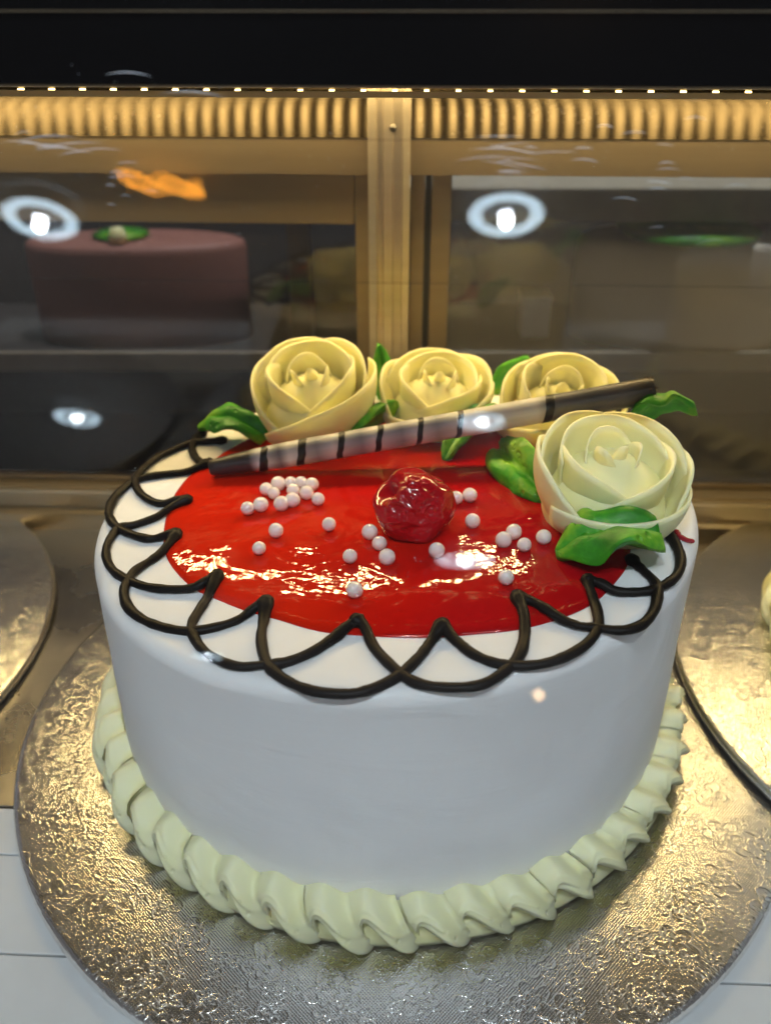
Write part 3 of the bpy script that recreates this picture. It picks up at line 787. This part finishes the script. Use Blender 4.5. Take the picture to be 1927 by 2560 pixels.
def broad(a, oh=.30, fr=.20):
    return INNER(a) + [
        (a - 58, 135, .11, .155, oh, .36, dict(skew=-.4, spiral=-.008)),
        (a + 48, 140, .118, .170, oh, .40, dict(skew=.45, spiral=.012)),
        (a + 178, 190, .11, .165, oh + .035, .2),
        (a + 140, 145, .15, .222, oh + .02, .3),
        (a - 160, 140, .15, .22, oh + .02, .3),
        (a - 92, 115, .155, .238, oh - .01, .5, dict(skew=-.15)),
        (a + 88, 110, .155, .232, oh - .02, .4),
        (a + 6, 142, .168, .248, fr, .22, dict(skew=.55, lean=.012)),
    ]
def rbase(u, v, back):
    p = ontop(u, v); return (p.x, p.y + back, ztop(p.x) + .01)
rose((-.275, .57, ztop(-.275) + .0), 'leftmost cream yellow rose beside the centre of the back rim', std(0), (8, -4), 1.04)
rose((.195, .585, ztop(.195) - .025), 'second rose from the left, half hidden behind the striped stick', broad(-14, .30, .19), (6, 2), .94)
rose((.635, .455, ztop(.64) - .05), 'third rose from the left, behind the dark end of the striped stick', std(-30, .28), (10, 4), 1.0)
rose((.690, -.20, ztop(.69) - .01), 'rightmost and nearest rose, with a ruffled green leaf at its front', broad(8, .30, .20), (6, 3), 1.02)

# ------------------------------------------------------------------ leaves
def leaf(label, base, tip, wid, arch=.05, vee=.25, rip=.02, roll=0.0, th=.03, nrip=2.0, asym=0.0, curl=0.0, seed=0):
    base = np.array(base, float); tip = np.array(tip, float)
    c = base.copy()
    d = tip - base; L = np.linalg.norm(d); t_ = d / L
    up = np.array((0, 0, 1.)); s_ = np.cross(t_, up); s_ /= np.linalg.norm(s_); u_ = np.cross(s_, t_)
    ca, sa = math.cos(roll), math.sin(roll); s2 = ca * s_ + sa * u_; u2 = -sa * s_ + ca * u_
    nt, ns = 26, 14; T = []; B = []
    for i in range(nt + 1):
        t = i / nt
        w = wid * math.sin(PI * (.10 + .885 * t) ** .85) ** .62
        w = max(w, .004)
        for j in range(ns + 1):
            s = 2 * j / ns - 1
            x = t * L
            z = arch * math.sin(PI * t) + vee * abs(s) * w + rip * math.sin(2 * PI * nrip * t + s * 1.3 + seed) * s * s * math.sin(PI * min(1, t * 1.1)) + curl * w * max(0, s) ** 2
            z += .30 * w * (1 - (2 * abs(s) - 1) ** 2) + .010 * nz(t * 6, s * 3, seed) + .005 * math.cos(s * 22 + 2 * nz(t * 3, seed)) * (1 - abs(s)) - .012 * math.exp(-(s / .12) ** 2)
            k = 1 + asym * s
            p = base + t_ * x + s2 * (s * w * k) + u2 * z
            tk = th * (1 - s * s) ** .5 * (1 - .45 * t) + .004
            T.append(p - c); B.append(p - c - u2 * tk)
    V = T + B; n = len(T); F = []; W_ = ns + 1
    for i in range(nt):
        for j in range(ns):
            a0 = i * W_ + j; F.append((a0, a0 + 1, a0 + W_ + 1, a0 + W_)); F.append((n + a0, n + a0 + W_, n + a0 + W_ + 1, n + a0 + 1))
    for i in range(nt):
        a0 = i * W_; F.append((a0, a0 + W_, n + a0 + W_, n + a0)); b0 = a0 + ns; F.append((b0, n + b0, n + b0 + W_, b0 + W_))
    for j in range(ns):
        F.append((j, n + j, n + j + 1, j + 1)); t0 = nt * W_ + j; F.append((t0, t0 + 1, n + t0 + 1, n + t0))
    o = obj('icing_leaf', V, F, M['leaf'], None, True, c)
    return tag(o, label, 'icing leaf', 'green piped leaves between the roses')
def at(u, v, y): p = ony(u, v, y); return (p.x, p.y, p.z)
leaf('bright green leaf sticking out left of the leftmost rose', ontop(665, 1092, .03), ontop(498, 1064, .045), .085, .06, .12, .03, .15, .05, 1.2, seed=1)
leaf('green leaf between the first two roses, in front of them', at(985, 1010, .55), ontop(850, 1120, .03), .055, .03, .35, .015, -.35, .05, 1.0, seed=2)
leaf('small upright leaf tip rising between and behind the first two roses', at(965, 1000, .86), at(948, 862, .86), .05, .01, .1, .01, 1.3, .03, 1.0, seed=3)
leaf('small leaf tip behind the gap between second and third rose', at(1230, 975, .85), at(1322, 893, .86), .05, .02, .1, .01, .9, .03, 1.0, seed=4)
leaf('bright green leaf pointing right behind the nearest rose', at(1570, 1060, .22), at(1736, 1012, .2), .085, .05, .1, .03, .5, .05, 1.5, seed=5)
leaf('dark shaded leaf drooping onto the jelly left of the nearest rose', ontop(1245, 1118, .07), ontop(1392, 1262, .02), .085, .03, .2, .03, -.75, .05, 1.2, seed=6)
leaf('ruffled green leaf in front of the nearest rose, over the jelly edge', ontop(1650, 1335, .09), ontop(1388, 1382, .03), .12, .05, .05, .055, .1, .06, 1.1, seed=0.9)
leaf('deep shaded leaf under the striped stick between second and third rose', at(1225, 1015, .48), ontop(1110, 1150, .02), .06, .03, .3, .02, -.2, .05, 1.0, seed=8)

# ------------------------------------------------------------------ striped chocolate stick
A = np.array((-.632, .19, ztop(-.632) + .052)); Bp = ony(1632, 975, .25); B_ = np.array((Bp.x, Bp.y, Bp.z))
L = float(np.linalg.norm(B_ - A)); dx = (B_ - A) / L
def sr(t): return .029 + .016 * min(1, t / .16) ** .8 + .002 * t
ring_n = 28
V = []; F = []; ts = [0, .002] + [i / 60 for i in range(1, 60)] + [.995, .998]
hollow = [(1.0, .8), (.97, .72)]
prof = [(ts[0], .55), (ts[0], .85)] + [(t, 1.0) for t in ts[1:]] + [(.999, .86), (.97, .78), (.95, .0)]
for t, k in prof:
    for i in range(ring_n):
        a = 2 * PI * i / ring_n; r = sr(t) * k * (1 + .015 * nz(t * 12, math.cos(a) * 2, math.sin(a) * 2))
        V.append((t * L, r * math.cos(a), r * math.sin(a)))
for j in range(len(prof) - 1):
    for i in range(ring_n): F.append((j * ring_n + i, j * ring_n + (i + 1) % ring_n, (j + 1) * ring_n + (i + 1) % ring_n, (j + 1) * ring_n + i))
F.append(tuple(range(ring_n - 1, -1, -1)))
stick = empty('chocolate_stick', A)
tag(stick, 'black and white banded chocolate stick leaning across the jelly onto the roses', 'chocolate stick')
zx = Vector(dx); side = Vector((0, 0, 1)).cross(zx).normalized(); up = zx.cross(side)
stick.rotation_euler = Matrix((zx, side, up)).transposed().to_euler()
obj('tube', V, F, mat_stick(L), stick)
for f0, wd in ((.127, .021), (.211, .019), (.30, .015), (.387, .014), (.478, .013), (.567, .013), (.765, .02)):
    V = []; F = []
    tl = .012
    for t, k in ((f0 - wd / 2, .99), (f0 - wd / 2 + .001, 1.022), (f0 + wd / 2 - .001, 1.022), (f0 + wd / 2, .99)):
        for i in range(ring_n):
            a = 2 * PI * i / ring_n; r = sr(f0) * k
            V.append((t * L + tl * r / .04 * math.sin(a) + .004 * nz(math.cos(a) * 2, math.sin(a) * 2, f0 * 30), r * math.cos(a), r * math.sin(a)))
    for j in range(3):
        for i in range(ring_n): F.append((j * ring_n + i, j * ring_n + (i + 1) % ring_n, (j + 1) * ring_n + (i + 1) % ring_n, (j + 1) * ring_n + i))
    obj('dark_band', V, F, M['band'], stick)
V = []; F = []
rr_ = random.Random(3)
for k in range(90):                                           # crumbly end
    a = rr_.uniform(0, 2 * PI); r = sr(1) * rr_.uniform(.72, 1.02); s = rr_.uniform(.004, .009)
    c = np.array((L * (.988 + rr_.uniform(-.004, .012)), r * math.cos(a), r * math.sin(a))); b0 = len(V)
    for d in ((1, 0, 0), (-1, 0, 0), (0, 1, 0), (0, -1, 0), (0, 0, 1), (0, 0, -1)): V.append(c + s * np.array(d) * rr_.uniform(.6, 1.5))
    F += [(b0 + i, b0 + j, b0 + m) for i in (0, 1) for j in (2, 3) for m in (4, 5)]
o = obj('crumbs', V, F, M['fibre'], stick, False); o['kind'] = 'stuff'

# ------------------------------------------------------------------ candied cherry
c0 = ontop(1031, 1318, .02)
bm = bmesh.new(); bmesh.ops.create_icosphere(bm, subdivisions=6, radius=1)
for v in bm.verts:
    d = v.co.normalized()
    k = 1 + .15 * nz(d.x * 1.8, d.y * 1.8, d.z * 1.8 + 4)
    dent = Vector((-.72, -.12, .66)).normalized(); q = 1 - d.dot(dent)
    k -= .42 * math.exp(-(q / .10) ** 1.3)
    k -= .12 * math.exp(-((1 - d.dot(Vector((.3, -.9, .35)).normalized())) / .12) ** 1.4)
    face = Vector((-.1, -.85, .55)).normalized(); q2 = max(0, 1 - (1 - d.dot(face)) / .55)
    n1 = 1 - abs(noise.noise(d * 3.6 + Vector((2, 0, 0)))) * 2.2; n2 = 1 - abs(noise.noise(d * 7.5)) * 2.2
    k += q2 * (.09 * max(n1, .1) + .016 * n2 - .06)
    v.co = Vector((d.x * .130 * k, d.y * .118 * k, d.z * .112 * k)) * S
me = bpy.data.meshes.new('cherry'); bm.to_mesh(me); bm.free()
for p in me.polygons: p.use_smooth = True
me.materials.append(M['cherry'])
ch = link('candied_cherry', me, None, (c0.x, c0.y, ztop(c0.x) + .100)); tag(ch, 'wrinkled glossy dark red candied cherry in the middle of the jelly', 'cherry')

# ------------------------------------------------------------------ sugar pearls
Z3 = lambda x, y: (220 + x * .4204, 1050 + y * .4204)
Z4 = lambda x, y: (900 + x * .5105, 1150 + y * .5105)
PE = [
 (Z3(1132, 378), 'upper left pearl of the cluster, nearly touching the stick'), (Z3(1205, 372), 'half hidden pearl at the back of the cluster under the stick'),
 (Z3(1267, 372), 'pearl in the back row of the cluster, right of the hidden one'), (Z3(1332, 382), 'rightmost pearl in the back row of the cluster'),
 (Z3(1060, 410), 'pearl on the left flank of the cluster, second row'), (Z3(1105, 435), 'pearl in the second row of the cluster, left of its middle'),
 (Z3(1220, 418), 'pearl in the very middle of the cluster'), (Z3(1300, 432), 'pearl in the second row of the cluster, right of its middle'),
 (Z3(1368, 470), 'pearl at the far right end of the cluster'), (Z3(1217, 475), 'front row cluster pearl touching the one to its left'),
 (Z3(1150, 497), 'pearl at the front centre of the cluster'), (Z3(1028, 503), 'cluster pearl second from the far left, in a pair'),
 (Z3(950, 525), 'pearl at the far left end of the cluster'), (Z3(1118, 657), 'single pearl left of centre, below the cluster'),
 (Z3(1018, 762), 'single large pearl on the left, above the gold glints'), (Z3(1433, 620), 'single pearl midway between cluster and cherry'),
 (Z3(1558, 810), 'pearl among the gold glints, front left of the cherry'), (Z3(1585, 1010), 'pearl lying nearest the front edge of the jelly'),
 (Z4(47, 352), 'topmost of three pearls in a row front left of the cherry'), (Z4(95, 408), 'middle of three pearls in a row front left of the cherry'),
 (Z4(132, 475), 'lowest of three pearls in a row front left of the cherry'), (Z4(375, 442), 'single pearl just in front of the cherry to the right'),
 (Z4(470, 185), 'pearl partly hidden behind the right side of the cherry'), (Z4(537, 172), 'pearl right of the cherry beside the half hidden one'),
 (Z4(550, 298), 'single pearl right of the cherry, halfway down'), (Z4(752, 352), 'topmost of three pearls grouped left of the ruffled leaf'),
 (Z4(702, 390), 'left one of three pearls grouped left of the ruffled leaf'), (Z4(803, 415), 'lowest of three pearls grouped left of the ruffled leaf'),
 (Z4(898, 377), 'single pearl closest to the ruffled green leaf'), (Z4(714, 574), 'single pearl at the right end of the gold glints'),
]
PR = .0245
bm = bmesh.new(); bmesh.ops.create_icosphere(bm, subdivisions=4, radius=PR * S)
pme = bpy.data.meshes.new('sugar_pearl'); bm.to_mesh(pme); bm.free()
for p in pme.polygons: p.use_smooth = True
pme.materials.append(M['pearl'])
for k, (q, lb) in enumerate(PE):
    p = ontop(q[0], q[1], JT + PR * .72)
    o = link('sugar_pearl', pme, None, p); kk = random.uniform(.88, 1.08); o.scale = (kk, kk * random.uniform(.95, 1.03), kk); o.rotation_euler = (random.random() * 6, random.random() * 6, 0)
    tag(o, 'pinkish white ' + lb, 'sugar pearl', 'sugar pearls on the red jelly')
